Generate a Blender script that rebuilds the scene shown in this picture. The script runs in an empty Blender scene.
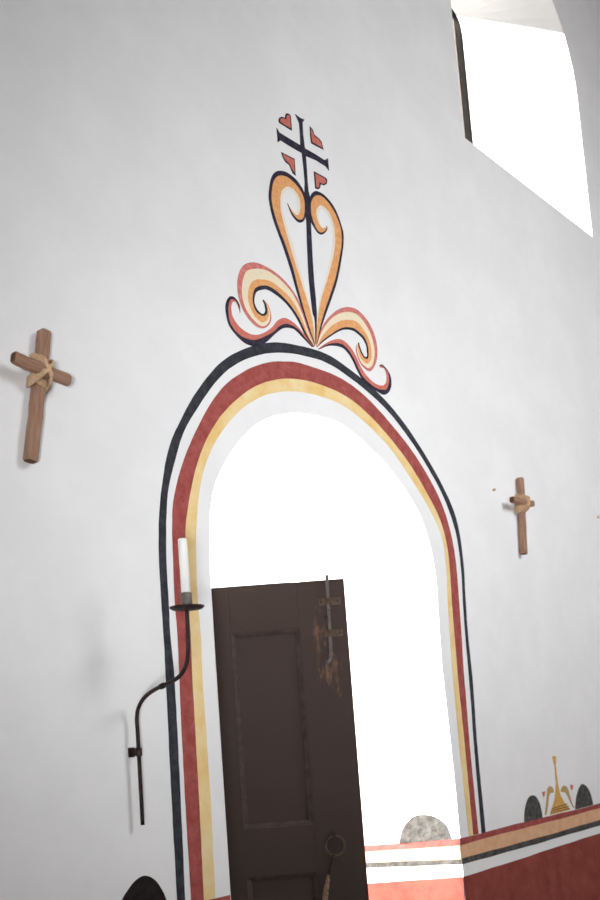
import bpy, bmesh, math, random
from mathutils import Vector, Matrix
random.seed(7)
S = bpy.context.scene
COL = S.collection
pi = math.pi

# ---------------------------------------------------------------- materials
def nodes_of(name):
    m = bpy.data.materials.new(name); m.use_nodes = True
    nt = m.node_tree
    return m, nt, nt.nodes['Principled BSDF']

def paint(name, col, col2=None, rough=0.9, scale=22, lo=.42, hi=.62, bump=0.0, metal=0.0, stretch=(1, 1, 1), fine=None):
    """plain pigment: two tones of the same colour mixed by noise, with a little surface relief"""
    m, nt, b = nodes_of(name)
    b.inputs['Roughness'].default_value = rough
    b.inputs['Metallic'].default_value = metal
    b.inputs['Specular IOR Level'].default_value = 0.25
    tc = nt.nodes.new('ShaderNodeTexCoord'); mp = nt.nodes.new('ShaderNodeMapping')
    mp.inputs['Scale'].default_value = stretch
    nt.links.new(tc.outputs['Object'], mp.inputs['Vector'])
    n = nt.nodes.new('ShaderNodeTexNoise'); n.inputs['Scale'].default_value = scale; n.inputs['Detail'].default_value = 6
    n.inputs['Roughness'].default_value = .65
    nt.links.new(mp.outputs[0], n.inputs['Vector'])
    r = nt.nodes.new('ShaderNodeValToRGB')
    r.color_ramp.elements[0].position = lo; r.color_ramp.elements[1].position = hi
    r.color_ramp.elements[0].color = (*col, 1); r.color_ramp.elements[1].color = (*(col2 or col), 1)
    nt.links.new(n.outputs['Fac'], r.inputs[0]); nt.links.new(r.outputs[0], b.inputs['Base Color'])
    if bump:
        n2 = nt.nodes.new('ShaderNodeTexNoise'); n2.inputs['Scale'].default_value = fine or scale * 3; n2.inputs['Detail'].default_value = 4
        nt.links.new(mp.outputs[0], n2.inputs['Vector'])
        bp = nt.nodes.new('ShaderNodeBump'); bp.inputs['Strength'].default_value = bump; bp.inputs['Distance'].default_value = .01
        nt.links.new(n2.outputs['Fac'], bp.inputs['Height']); nt.links.new(bp.outputs[0], b.inputs['Normal'])
    return m

M = dict(
    plaster=paint('white_plaster', (.80, .80, .805), (.84, .84, .84), scale=3, bump=.06, fine=14),
    black=paint('black_pigment', (.026, .028, .036), (.048, .050, .060), scale=30),
    blackworn=paint('worn_black_pigment', (.042, .040, .038), (.115, .110, .104), scale=38, lo=.38, hi=.66),
    blackdome=paint('dark_dome_pigment', (.012, .009, .009), (.022, .017, .016), scale=26),
    outline=paint('indigo_black_pigment', (.022, .018, .035), (.045, .038, .060), scale=40),
    red=paint('oxide_red_pigment', (.29, .056, .050), (.40, .105, .092), scale=26, lo=.36, hi=.66),
    redfield=paint('deep_red_wash', (.22, .045, .034), (.31, .078, .058), scale=9, lo=.36, hi=.66),
    coral=paint('coral_pigment', (.55, .145, .110), (.62, .20, .16), scale=60),
    rose=paint('rose_pigment', (.55, .155, .140), (.66, .25, .22), scale=60),
    yellow=paint('ochre_yellow_pigment', (.77, .51, .19), (.83, .69, .39), scale=7, lo=.36, hi=.66),
    orange=paint('orange_pigment', (.72, .33, .125), (.79, .42, .19), scale=60),
    cream=paint('cream_wash', (.82, .70, .49), (.83, .74, .57), scale=50),
    pale=paint('pale_cream_wash', (.80, .73, .62), (.80, .75, .67), scale=50),
    peach=paint('peach_wash', (.66, .36, .20), (.74, .46, .29), scale=20, lo=.36, hi=.66),
    gold=paint('gold_ochre_pigment', (.62, .33, .085), (.70, .42, .14), scale=60),
    olive=paint('dull_gold_pigment', (.46, .30, .11), (.55, .38, .17), scale=60),
    brownline=paint('brown_line_pigment', (.12, .05, .02), (.16, .08, .04), scale=60),
    crosswood=paint('weathered_brown_wood', (.26, .142, .092), (.385, .232, .158), rough=.8, scale=14, stretch=(9, 9, 1), lo=.35, hi=.68, bump=.25, fine=16),
    crossend=paint('dark_end_grain', (.085, .038, .024), (.14, .065, .04), rough=.85, scale=60),
    rope=paint('tan_raffia', (.58, .38, .22), (.70, .50, .33), rough=.95, scale=160, bump=.4),
    iron=paint('wrought_iron', (.024, .014, .015), (.045, .026, .025), rough=.55, scale=40, bump=.15, metal=.35),
    rust=paint('rusty_brown_iron', (.068, .042, .031), (.105, .066, .048), rough=.65, scale=60, metal=.2),
    ironhi=paint('worn_bright_iron', (.105, .090, .084), (.165, .145, .135), rough=.6, scale=60, metal=.6),
    socket=paint('grey_tin', (.13, .115, .10), (.19, .17, .15), rough=.5, scale=30, metal=.5),
    wax=paint('white_wax', (.83, .82, .79), (.85, .84, .81), rough=.5, scale=12),
    cord=paint('frayed_tan_cord', (.19, .12, .075), (.30, .20, .13), rough=.95, scale=90),
    thong=paint('dark_leather_thong', (.035, .018, .014), (.06, .03, .022), rough=.8, scale=60),
    winwood=paint('grey_brown_window_wood', (.045, .038, .034), (.07, .06, .054), rough=.9, scale=20, stretch=(6, 6, 1)),
    floor=paint('terracotta_floor', (.15, .10, .075), (.21, .14, .11), rough=.7, scale=4),
    beam=paint('dark_ceiling_wood', (.10, .06, .04), (.16, .10, .065), rough=.85, scale=6),
    ground=paint('pale_dry_ground', (.48, .42, .34), (.56, .50, .42), scale=3),
)

def door_paint():
    """dark brown gloss paint with worn spots of bare reddish wood"""
    m, nt, b = nodes_of('dark_brown_door_paint')
    b.inputs['Roughness'].default_value = .62; b.inputs['Specular IOR Level'].default_value = .18
    tc = nt.nodes.new('ShaderNodeTexCoord')
    n = nt.nodes.new('ShaderNodeTexNoise'); n.inputs['Scale'].default_value = 34; n.inputs['Detail'].default_value = 7
    n.inputs['Roughness'].default_value = .72
    mp = nt.nodes.new('ShaderNodeMapping'); mp.inputs['Scale'].default_value = (1.3, 1, .38)
    nt.links.new(tc.outputs['Object'], mp.inputs[0]); nt.links.new(mp.outputs[0], n.inputs['Vector'])
    # wear is only around the sliding bolt: distance to a patch fixed on the door
    def patch(c, sc):
        v = nt.nodes.new('ShaderNodeVectorMath'); v.operation = 'SUBTRACT'; v.inputs[1].default_value = c
        nt.links.new(tc.outputs['Object'], v.inputs[0])
        w = nt.nodes.new('ShaderNodeVectorMath'); w.operation = 'MULTIPLY'; w.inputs[1].default_value = sc
        nt.links.new(v.outputs[0], w.inputs[0])
        l = nt.nodes.new('ShaderNodeVectorMath'); l.operation = 'LENGTH'; nt.links.new(w.outputs[0], l.inputs[0])
        q = nt.nodes.new('ShaderNodeMapRange'); q.inputs[1].default_value = 0; q.inputs[2].default_value = 1
        q.inputs[3].default_value = 1; q.inputs[4].default_value = 0
        nt.links.new(l.outputs['Value'], q.inputs[0]); return q.outputs[0]
    a = patch((.418, 0, 1.765), (11, 0, 7)); c = patch((.385, 0, 1.90), (12, 0, 4.2))
    mx = nt.nodes.new('ShaderNodeMath'); mx.operation = 'MAXIMUM'
    c2 = nt.nodes.new('ShaderNodeMath'); c2.operation = 'MULTIPLY'; c2.inputs[1].default_value = .72; nt.links.new(c, c2.inputs[0])
    nt.links.new(a, mx.inputs[0]); nt.links.new(c2.outputs[0], mx.inputs[1])
    k = nt.nodes.new('ShaderNodeMath'); k.operation = 'MULTIPLY'; k.inputs[1].default_value = .30; nt.links.new(mx.outputs[0], k.inputs[0])
    ad = nt.nodes.new('ShaderNodeMath'); ad.operation = 'ADD'; nt.links.new(n.outputs['Fac'], ad.inputs[0]); nt.links.new(k.outputs[0], ad.inputs[1])
    r = nt.nodes.new('ShaderNodeValToRGB')
    r.color_ramp.elements[0].position = .68; r.color_ramp.elements[1].position = .82
    r.color_ramp.elements[0].color = (.042, .0265, .0215, 1); r.color_ramp.elements[1].color = (.135, .070, .046, 1)
    nt.links.new(ad.outputs[0], r.inputs[0]); nt.links.new(r.outputs[0], b.inputs['Base Color'])
    n2 = nt.nodes.new('ShaderNodeTexNoise'); n2.inputs['Scale'].default_value = 40; n2.inputs['Detail'].default_value = 4
    bp = nt.nodes.new('ShaderNodeBump'); bp.inputs['Strength'].default_value = .12; bp.inputs['Distance'].default_value = .004
    nt.links.new(n2.outputs['Fac'], bp.inputs['Height']); nt.links.new(bp.outputs[0], b.inputs['Normal'])
    return m
M['door'] = door_paint()
M['dooredge'] = paint('lit_brown_door_edge', (.050, .033, .027), (.072, .050, .041), rough=.6, scale=30)  # moulding lighter than the leaf: light caught by its ledges put into the colour

def glass():
    m = bpy.data.materials.new('window_glass'); m.use_nodes = True; nt = m.node_tree
    for n in list(nt.nodes): nt.nodes.remove(n)
    o = nt.nodes.new('ShaderNodeOutputMaterial'); t = nt.nodes.new('ShaderNodeBsdfTransparent'); g = nt.nodes.new('ShaderNodeBsdfGlossy')
    g.inputs['Roughness'].default_value = .02; t.inputs[0].default_value = (.95, .96, .96, 1)
    x = nt.nodes.new('ShaderNodeMixShader'); x.inputs[0].default_value = .06
    nt.links.new(t.outputs[0], x.inputs[1]); nt.links.new(g.outputs[0], x.inputs[2]); nt.links.new(x.outputs[0], o.inputs[0])
    return m
M['glass'] = glass()

# ---------------------------------------------------------------- helpers
def obj(name, bm, mat, parent=None, smooth=False, normals=True):
    if normals: bmesh.ops.recalc_face_normals(bm, faces=bm.faces[:])
    me = bpy.data.meshes.new(name); bm.to_mesh(me); bm.free()
    if smooth:
        for p in me.polygons: p.use_smooth = True
    if mat: me.materials.append(mat)
    o = bpy.data.objects.new(name, me); COL.objects.link(o)
    if parent: o.parent = parent
    return o
def tag(o, label, cat, group=None):
    o['label'] = label; o['category'] = cat
    if group: o['group'] = group
    return o
def thing(name, loc=(0, 0, 0), rot=(0, 0, 0)):
    o = bpy.data.objects.new(name, None); o.empty_display_size = .05
    o.location = loc; o.rotation_euler = rot; COL.objects.link(o); return o
def struct(o): o['kind'] = 'structure'; return o

def spline(pts, sub=6):
    """Catmull-Rom through 2-D points"""
    P = [Vector(p) for p in pts]; out = []
    n = len(P)
    for i in range(n - 1):
        p0 = P[i - 1] if i else P[0] * 2 - P[1]; p1 = P[i]; p2 = P[i + 1]; p3 = P[i + 2] if i + 2 < n else P[-1] * 2 - P[-2]
        for k in range(sub):
            t = k / sub
            out.append(.5 * ((2 * p1) + (p2 - p0) * t + (2 * p0 - 5 * p1 + 4 * p2 - p3) * t * t + (3 * p1 - p0 - 3 * p2 + p3) * t ** 3))
    out.append(P[-1]); return out
def resample(pts, n):
    L = [0]
    for a, b in zip(pts, pts[1:]): L.append(L[-1] + (b - a).length)
    out = []; j = 0
    for i in range(n):
        s = L[-1] * i / (n - 1)
        while j < len(L) - 2 and L[j + 1] < s: j += 1
        d = L[j + 1] - L[j]; out.append(pts[j].lerp(pts[j + 1], (s - L[j]) / d if d > 1e-9 else 0))
    return out
# coats of paint: thin raised layers on a plane; put(u, z, off) gives the point
def on_wall(u, z, off): return Vector((u, -off, z))
def strip(bm, A, B, off, put=on_wall):
    n = len(A)
    fa = [bm.verts.new(put(p[0], p[1], off)) for p in A]; fb = [bm.verts.new(put(p[0], p[1], off)) for p in B]
    ba = [bm.verts.new(put(p[0], p[1], .0005)) for p in A]; bb = [bm.verts.new(put(p[0], p[1], .0005)) for p in B]
    def q(*v):
        try: bm.faces.new(v)
        except ValueError: pass
    for i in range(n - 1):
        q(fa[i], fa[i + 1], fb[i + 1], fb[i]); q(fa[i + 1], fa[i], ba[i], ba[i + 1]); q(fb[i], fb[i + 1], bb[i + 1], bb[i])
    q(fa[0], fb[0], bb[0], ba[0]); q(fa[-1], ba[-1], bb[-1], fb[-1])
def patch(bm, pts, off, put=on_wall):
    v = [bm.verts.new(put(p[0], p[1], off)) for p in pts]; w = [bm.verts.new(put(p[0], p[1], .0005)) for p in pts]
    n = len(pts)
    es = [bm.edges.new((v[i], v[(i + 1) % n])) for i in range(n)]
    bmesh.ops.triangle_fill(bm, use_beauty=True, use_dissolve=False, edges=es)
    for i in range(n): bm.faces.new((v[i], v[(i + 1) % n], w[(i + 1) % n], w[i]))
def closed_spline(pts, sub=5):
    n = len(pts); P = [Vector(p) for p in pts]; out = []
    for i in range(n):
        p0, p1, p2, p3 = P[i - 1], P[i], P[(i + 1) % n], P[(i + 2) % n]
        for k in range(sub):
            t = k / sub
            out.append(.5 * ((2 * p1) + (p2 - p0) * t + (2 * p0 - 5 * p1 + 4 * p2 - p3) * t * t + (3 * p1 - p0 - 3 * p2 + p3) * t ** 3))
    return out
def box(bm, lo, hi, mat=Matrix.Identity(4), bev=0):
    r = bmesh.ops.create_cube(bm, size=1)
    c = (Vector(lo) + Vector(hi)) / 2; d = Vector(hi) - Vector(lo)
    vs = r['verts']
    for v in vs: v.co = Vector((v.co.x * d.x, v.co.y * d.y, v.co.z * d.z)) + c
    if bev:
        es = {e for v in vs for e in v.link_edges}
        g = bmesh.ops.bevel(bm, geom=list(es), offset=bev, segments=2, profile=.6, affect='EDGES')
        vs = list({v for f in g['faces'] for v in f.verts} | {v for v in vs if v.is_valid})
    for v in vs: v.co = mat @ v.co
def tube(bm, path, rad, seg=10, closed=False, flat=None):
    path = [Vector(p) for p in path]; n = len(path); rings = []
    up = None
    for i, p in enumerate(path):
        if closed: t = path[(i + 1) % n] - path[i - 1]
        else: t = path[min(i + 1, n - 1)] - path[max(i - 1, 0)]
        t.normalize()
        if up is None:
            up = Vector((0, 0, 1)) if abs(t.z) < .9 else Vector((1, 0, 0))
        a = t.cross(up).normalized(); b = a.cross(t).normalized(); up = b
        r = rad(i / (n - 1)) if callable(rad) else rad
        rings.append([bm.verts.new(p + a * math.cos(2 * pi * k / seg) * r + b * math.sin(2 * pi * k / seg) * r * (flat or 1)) for k in range(seg)])
    for i in range(n if closed else n - 1):
        A, B = rings[i], rings[(i + 1) % n]
        for k in range(seg): bm.faces.new((A[k], A[(k + 1) % seg], B[(k + 1) % seg], B[k]))
    if not closed: bm.faces.new(rings[0][::-1]); bm.faces.new(rings[-1])
def lathe(bm, prof, c=(0, 0, 0), seg=28, tilt=None):
    c = Vector(c); rings = []
    for r, z in prof:
        rings.append([c + Vector((r * math.cos(2 * pi * k / seg), r * math.sin(2 * pi * k / seg), z)) for k in range(seg)])
    if tilt: rings = [[c + tilt @ (p - c) for p in R] for R in rings]
    V = [[bm.verts.new(p) for p in R] for R in rings]
    for A, B in zip(V, V[1:]):
        for k in range(seg): bm.faces.new((A[k], A[(k + 1) % seg], B[(k + 1) % seg], B[k]))
    bm.faces.new(V[0][::-1]); bm.faces.new(V[-1])

# ---------------------------------------------------------------- survey (metres on the door wall: x along it, z up; wall face at y = 0)
D = {
'black_out':[[1.9467,1.0982],[1.948,1.4126],[1.9524,1.7349],[1.9532,1.8543],[1.9517,1.9747],[1.9525,2.0963],[1.9582,2.1888],[1.9636,2.2388],[1.9868,2.351],[2.0206,2.4577],[2.0737,2.5514],[2.137,2.6434],[2.2159,2.7353],[2.2965,2.81],[2.4076,2.8771],[2.5208,2.9254],[2.6414,2.9526],[2.8437,2.9681],[3.0128,2.9357],[3.1838,2.8801],[3.3338,2.7985],[3.466,2.6935],[3.6002,2.5597],[3.6868,2.4244],[3.7104,2.2486],[3.7004,2.0712],[3.6934,1.9265],[3.6968,1.7573],[3.6945,1.6367],[3.6854,1.4238],[3.6885,1.0804]],
'black_in':[[1.9774,1.0929],[1.983,1.4094],[1.9864,1.7347],[1.9802,1.855],[1.9808,1.9763],[1.9821,2.0988],[1.9876,2.192],[1.9931,2.2424],[2.0059,2.3192],[2.0409,2.4166],[2.0883,2.5217],[2.1599,2.6184],[2.24,2.7137],[2.3331,2.7945],[2.4579,2.8629],[2.5749,2.9028],[2.6939,2.9243],[2.8574,2.9321],[3.052,2.8899],[3.2223,2.8255],[3.3527,2.7452],[3.4738,2.6456],[3.5902,2.523],[3.6666,2.3776],[3.686,2.2169],[3.6746,2.0405],[3.6699,1.8954],[3.6685,1.7229],[3.6661,1.616],[3.6586,1.4255],[3.6549,1.0811]],
'red_out':[[2.0008,1.0889],[2.0008,1.4078],[2.0056,1.7346],[2.0087,1.8556],[2.0058,1.9777],[2.0093,2.1012],[2.0125,2.1948],[2.0233,2.2807],[2.0607,2.3878],[2.1145,2.4907],[2.195,2.6124],[2.2881,2.7178],[2.3999,2.7966],[2.5132,2.8512],[2.6061,2.8779],[2.7073,2.8933],[2.9255,2.891],[3.0902,2.8472],[3.2573,2.7623],[3.4131,2.6571],[3.5449,2.5254],[3.6142,2.4026],[3.6464,2.2576],[3.6462,2.0987],[3.6406,1.9379],[3.6313,1.7659],[3.6293,1.6382],[3.6248,1.4275],[3.6306,1.082]],
'red_in':[[2.0508,1.0803],[2.0563,1.4028],[2.0587,1.7342],[2.0621,1.8569],[2.0614,1.9807],[2.0615,2.1057],[2.0675,2.2009],[2.0799,2.2595],[2.1015,2.3329],[2.1453,2.4437],[2.2137,2.5533],[2.3092,2.6544],[2.4348,2.7459],[2.5643,2.8018],[2.6832,2.8287],[2.7867,2.8353],[2.9179,2.8296],[3.0404,2.8011],[3.1841,2.7344],[3.3365,2.6358],[3.4551,2.5258],[3.5518,2.4084],[3.5921,2.2689],[3.5851,2.036],[3.5826,1.8933],[3.58,1.7236],[3.5819,1.6182],[3.5852,1.4299],[3.5879,1.0816]],
'yel_in':[[2.0984,1.0721],[2.1038,1.3985],[2.1017,1.7339],[2.1059,1.858],[2.1019,1.983],[2.1057,2.1095],[2.1137,2.206],[2.135,2.3214],[2.1711,2.4217],[2.2337,2.5224],[2.3319,2.6269],[2.43,2.6967],[2.5282,2.7433],[2.6328,2.7721],[2.7465,2.7878],[2.9123,2.7849],[3.0528,2.7477],[3.2228,2.6667],[3.3694,2.5488],[3.4801,2.4429],[3.5534,2.3359],[3.5661,2.2071],[3.5533,2.0344],[3.5454,1.8924],[3.5407,1.7238],[3.5426,1.6192],[3.5422,1.4325],[3.5549,1.0832]],
'opening':[[2.1647,1.0816],[2.1645,1.3016],[2.1622,1.812],[2.1635,2.0023],[2.1667,2.1148],[2.1775,2.2391],[2.1903,2.3103],[2.2217,2.3865],[2.2793,2.4663],[2.348,2.5434],[2.4492,2.6224],[2.5503,2.6686],[2.6688,2.6994],[2.7839,2.7115],[2.9028,2.7081],[3.0034,2.6799],[3.1476,2.6178],[3.2738,2.5345],[3.3798,2.4387],[3.4463,2.3247],[3.4753,2.173],[3.473,2.0304],[3.4658,1.8073],[3.4763,1.4773],[3.4985,1.0862]],
'heart_l':[[[2.7852,2.9825],[2.7632,3.0234],[2.733,3.0873],[2.7012,3.1687],[2.6735,3.2492],[2.6447,3.317],[2.6184,3.3697],[2.5991,3.409],[2.5881,3.4435],[2.5823,3.476],[2.5827,3.5071],[2.5937,3.5514],[2.6082,3.586],[2.6306,3.6119],[2.6582,3.6275],[2.6887,3.6356],[2.7193,3.6349],[2.7489,3.628],[2.7745,3.6128],[2.7906,3.594],[2.7975,3.5663],[2.7962,3.5295],[2.7861,3.4915],[2.772,3.4703],[2.7533,3.4586],[2.7342,3.4572],[2.7124,3.4675],[2.6973,3.4844],[2.685,3.5113]],[[2.7864,2.9828],[2.7692,3.025],[2.7421,3.0915],[2.7137,3.1745],[2.689,3.2581],[2.6597,3.328],[2.6319,3.3784],[2.614,3.4164],[2.6022,3.4488],[2.5963,3.4814],[2.5979,3.513],[2.6108,3.5589],[2.6273,3.5859],[2.6461,3.6025],[2.6678,3.6128],[2.6948,3.6182],[2.7189,3.6159],[2.7412,3.6096],[2.763,3.5982],[2.7788,3.5834],[2.788,3.5607],[2.787,3.526],[2.7788,3.4948],[2.767,3.4776],[2.7503,3.4683],[2.7353,3.468],[2.7168,3.4758],[2.7013,3.4898],[2.6861,3.5118]],[[2.7881,2.9871],[2.7864,3.0336],[2.776,3.1051],[2.748,3.1791],[2.7164,3.2553],[2.6889,3.3243],[2.666,3.3866],[2.6527,3.4286],[2.6443,3.4646],[2.6447,3.4999],[2.6506,3.5296],[2.6614,3.5523],[2.6771,3.5687],[2.6922,3.579],[2.7068,3.5832],[2.721,3.5828],[2.7362,3.5804],[2.7486,3.5728],[2.7587,3.5595],[2.7625,3.5408],[2.7618,3.5246],[2.7575,3.5069],[2.7501,3.4922],[2.7412,3.4849],[2.7305,3.4817],[2.7217,3.484],[2.7097,3.489],[2.6993,3.4978],[2.6867,3.512]],[[2.7891,2.9913],[2.7887,3.0381],[2.7837,3.1112],[2.7592,3.1864],[2.7317,3.2641],[2.7057,3.3378],[2.681,3.3958],[2.6659,3.4374],[2.6582,3.4697],[2.6563,3.5043],[2.6624,3.5302],[2.6721,3.5486],[2.6864,3.5617],[2.6996,3.5684],[2.71,3.5705],[2.7196,3.5699],[2.7295,3.5658],[2.7384,3.558],[2.7445,3.546],[2.7469,3.5309],[2.7467,3.5189],[2.7436,3.5065],[2.7386,3.4975],[2.7329,3.4929],[2.7282,3.492],[2.7226,3.4927],[2.7115,3.4957],[2.7008,3.5015],[2.6873,3.5122]]],
'heart_r':[[[2.7942,2.9848],[2.8274,3.0565],[2.8665,3.1291],[2.916,3.2156],[2.9615,3.3036],[2.9997,3.4071],[3.0171,3.4652],[3.0226,3.5092],[3.0153,3.5381],[2.9939,3.5815],[2.9716,3.6067],[2.9447,3.6228],[2.9123,3.6324],[2.8842,3.6326],[2.8591,3.6257],[2.8342,3.6029],[2.815,3.5649],[2.8121,3.5233],[2.8196,3.4856],[2.8367,3.4688],[2.8549,3.455],[2.8773,3.4548],[2.9017,3.4704],[2.9185,3.4928],[2.9157,3.5054]],[[2.7936,2.9847],[2.8194,3.0544],[2.8531,3.1272],[2.9003,3.2134],[2.9468,3.301],[2.9867,3.4048],[3.0056,3.4655],[3.0092,3.5044],[3.0042,3.5362],[2.9806,3.5766],[2.9545,3.6003],[2.9269,3.6148],[2.8986,3.6204],[2.8736,3.6149],[2.8499,3.5987],[2.8329,3.5759],[2.8234,3.545],[2.8255,3.5161],[2.835,3.49],[2.85,3.4695],[2.8642,3.4619],[2.8795,3.4637],[2.8994,3.4765],[2.9143,3.4934],[2.9157,3.5054]],[[2.7929,2.9884],[2.8024,3.0497],[2.821,3.118],[2.8516,3.1962],[2.8974,3.2853],[2.9447,3.3907],[2.9633,3.4508],[2.9661,3.4891],[2.9631,3.5213],[2.9508,3.5543],[2.9302,3.5745],[2.9061,3.5799],[2.8908,3.5803],[2.8764,3.5711],[2.8651,3.5578],[2.8571,3.5414],[2.8565,3.5256],[2.8596,3.5104],[2.8688,3.4962],[2.8786,3.4871],[2.8888,3.4855],[2.8976,3.4878],[2.9063,3.4934],[2.9126,3.4998],[2.9157,3.5054]],[[2.7928,2.9923],[2.8012,3.0493],[2.8161,3.1166],[2.8426,3.1959],[2.884,3.2811],[2.9278,3.385],[2.9456,3.4446],[2.953,3.4845],[2.9526,3.5175],[2.939,3.5445],[2.9203,3.5596],[2.9019,3.5651],[2.8902,3.5648],[2.8826,3.557],[2.8765,3.5461],[2.8708,3.5337],[2.8705,3.5214],[2.8734,3.5093],[2.8793,3.498],[2.8867,3.4937],[2.8933,3.4924],[2.8995,3.493],[2.9066,3.496],[2.9127,3.5011],[2.9157,3.5054]]],
'scroll_l':[[[2.7832,2.9807],[2.7577,3.0277],[2.7318,3.095],[2.6956,3.1522],[2.6482,3.1858],[2.5957,3.2061],[2.5343,3.214],[2.4776,3.2096],[2.4289,3.1874],[2.399,3.1533],[2.3825,3.1087],[2.3821,3.0604],[2.3963,3.0196],[2.4226,2.991],[2.4544,2.9727],[2.4881,2.9698],[2.5197,2.9834],[2.5425,3.0095],[2.5469,3.0356],[2.5369,3.0669],[2.514,3.0818]],[[2.7822,2.9797],[2.7535,3.0247],[2.7237,3.0901],[2.6864,3.1449],[2.6381,3.1775],[2.5856,3.1953],[2.5285,3.1995],[2.4752,3.1847],[2.4351,3.1644],[2.4155,3.1343],[2.4037,3.0972],[2.4015,3.0573],[2.4131,3.0227],[2.4375,2.9983],[2.4664,2.9833],[2.4933,2.9786],[2.5206,2.9923],[2.5387,3.0159],[2.5412,3.0402],[2.5326,3.0675],[2.5131,3.0815]],[[2.7811,2.9788],[2.7481,3.0193],[2.7113,3.0814],[2.6678,3.1277],[2.6127,3.1525],[2.5602,3.1645],[2.5111,3.1566],[2.48,3.1467],[2.4552,3.1285],[2.4392,3.1021],[2.4312,3.0723],[2.4337,3.0457],[2.4448,3.0216],[2.4617,3.0039],[2.4821,2.9957],[2.5018,2.9951],[2.5223,3.0088],[2.5328,3.0266],[2.5348,3.0458],[2.5284,3.0687],[2.5122,3.0813]],[[2.78,2.9779],[2.7416,3.0124],[2.6989,3.0714],[2.6475,3.1108],[2.5901,3.1348],[2.5428,3.1416],[2.5087,3.1329],[2.4871,3.123],[2.4685,3.1081],[2.4576,3.0833],[2.4537,3.0607],[2.4569,3.0422],[2.4681,3.0265],[2.482,3.0201],[2.499,3.0182],[2.5171,3.0258],[2.5271,3.0392],[2.5275,3.0517],[2.5246,3.0664],[2.517,3.0765],[2.5114,3.0816]],[[2.7779,2.9767],[2.7342,3.0065],[2.6905,3.0626],[2.6392,3.102],[2.5807,3.1218],[2.5342,3.1264],[2.5054,3.1163],[2.489,3.1082],[2.4751,3.0972],[2.4656,3.0784],[2.4621,3.0602],[2.4658,3.046],[2.4749,3.0346],[2.487,3.0277],[2.4997,3.0258],[2.5107,3.0314],[2.517,3.0425],[2.5165,3.0547],[2.5135,3.068],[2.5081,3.0751],[2.5096,3.0811]]],
'foot_l':[[[2.7761,2.9775],[2.7361,3.0057],[2.6918,3.0322],[2.656,3.0446],[2.6194,3.045],[2.5813,3.0248],[2.5465,2.989],[2.4996,2.9558],[2.455,2.9365],[2.413,2.9341],[2.3731,2.9471],[2.3471,2.9725],[2.3425,3.0009],[2.3492,3.0219],[2.3606,3.0312],[2.3708,3.0271],[2.3793,3.0128],[2.3861,2.9986],[2.3843,2.9969]],[[2.7719,2.9751],[2.7288,3.0006],[2.6843,3.0238],[2.6494,3.0269],[2.6169,3.021],[2.5852,3.0028],[2.552,2.9738],[2.5027,2.9432],[2.4532,2.9178],[2.4024,2.9103],[2.3608,2.92],[2.3325,2.9447],[2.3266,2.9844],[2.3326,3.0158],[2.3421,3.0316],[2.3587,3.0366],[2.3728,3.0306],[2.3847,3.0102],[2.3843,2.9969]],[[2.7678,2.9728],[2.7206,2.9952],[2.6759,3.0151],[2.6463,3.0146],[2.6153,3.006],[2.5912,2.9919],[2.5573,2.9653],[2.5094,2.9242],[2.4553,2.896],[2.4023,2.8918],[2.3575,2.9102],[2.3254,2.9369],[2.3146,2.975],[2.3157,3.0048],[2.3284,3.0311],[2.3457,3.0446],[2.3674,3.0428],[2.3845,3.0251],[2.3843,2.9969]]],
'scroll_r':[[[2.792,2.9812],[2.8161,3.0357],[2.8434,3.0788],[2.8849,3.1233],[2.9411,3.1679],[3.0015,3.1977],[3.0609,3.2089],[3.1088,3.1976],[3.1459,3.1753],[3.1722,3.1445],[3.1877,3.1074],[3.1903,3.0668],[3.1796,3.0261],[3.1562,2.9888],[3.128,2.9664],[3.0982,2.9673],[3.0703,2.9803],[3.0518,3.0035],[3.0429,3.0321],[3.0488,3.0552]],[[2.7929,2.9808],[2.8212,3.0342],[2.852,3.0752],[2.8933,3.1166],[2.9438,3.1522],[2.9989,3.1773],[3.0513,3.1874],[3.0916,3.1802],[3.1255,3.1583],[3.1519,3.1295],[3.1656,3.0952],[3.1708,3.0586],[3.1611,3.0246],[3.145,2.9955],[3.1194,2.9768],[3.0976,2.9777],[3.0732,2.9872],[3.0565,3.009],[3.0483,3.0366],[3.053,3.0576]],[[2.7937,2.9804],[2.8284,3.0272],[2.8641,3.0636],[2.9046,3.0969],[2.9549,3.1279],[2.9996,3.1448],[3.0441,3.1543],[3.0778,3.15],[3.1053,3.1338],[3.1292,3.1108],[3.1437,3.0831],[3.1476,3.0527],[3.1441,3.0267],[3.128,3.0038],[3.1116,2.9936],[3.0919,2.995],[3.0753,3.0032],[3.061,3.0213],[3.0542,3.0443],[3.0576,3.0625]],[[2.7955,2.9803],[2.8314,3.015],[2.8757,3.047],[2.9207,3.0772],[2.9659,3.1036],[3.0055,3.1163],[3.0418,3.1214],[3.0703,3.1155],[3.0986,3.1057],[3.1173,3.0888],[3.1263,3.066],[3.1264,3.0441],[3.1242,3.0279],[3.1165,3.0154],[3.1021,3.0118],[3.0869,3.0167],[3.0746,3.0278],[3.0643,3.0469],[3.0593,3.0611],[3.0623,3.0686]],[[2.7972,2.9801],[2.8354,3.0113],[2.8798,3.0427],[2.9217,3.0702],[2.9657,3.0944],[3.0042,3.1061],[3.0365,3.11],[3.0621,3.1052],[3.0886,3.0968],[3.1065,3.0828],[3.1162,3.0653],[3.1164,3.0447],[3.1165,3.0304],[3.1103,3.0213],[3.1,3.0187],[3.0917,3.0228],[3.0821,3.0328],[3.0726,3.0503],[3.0674,3.0632],[3.0663,3.0697]]],
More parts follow.
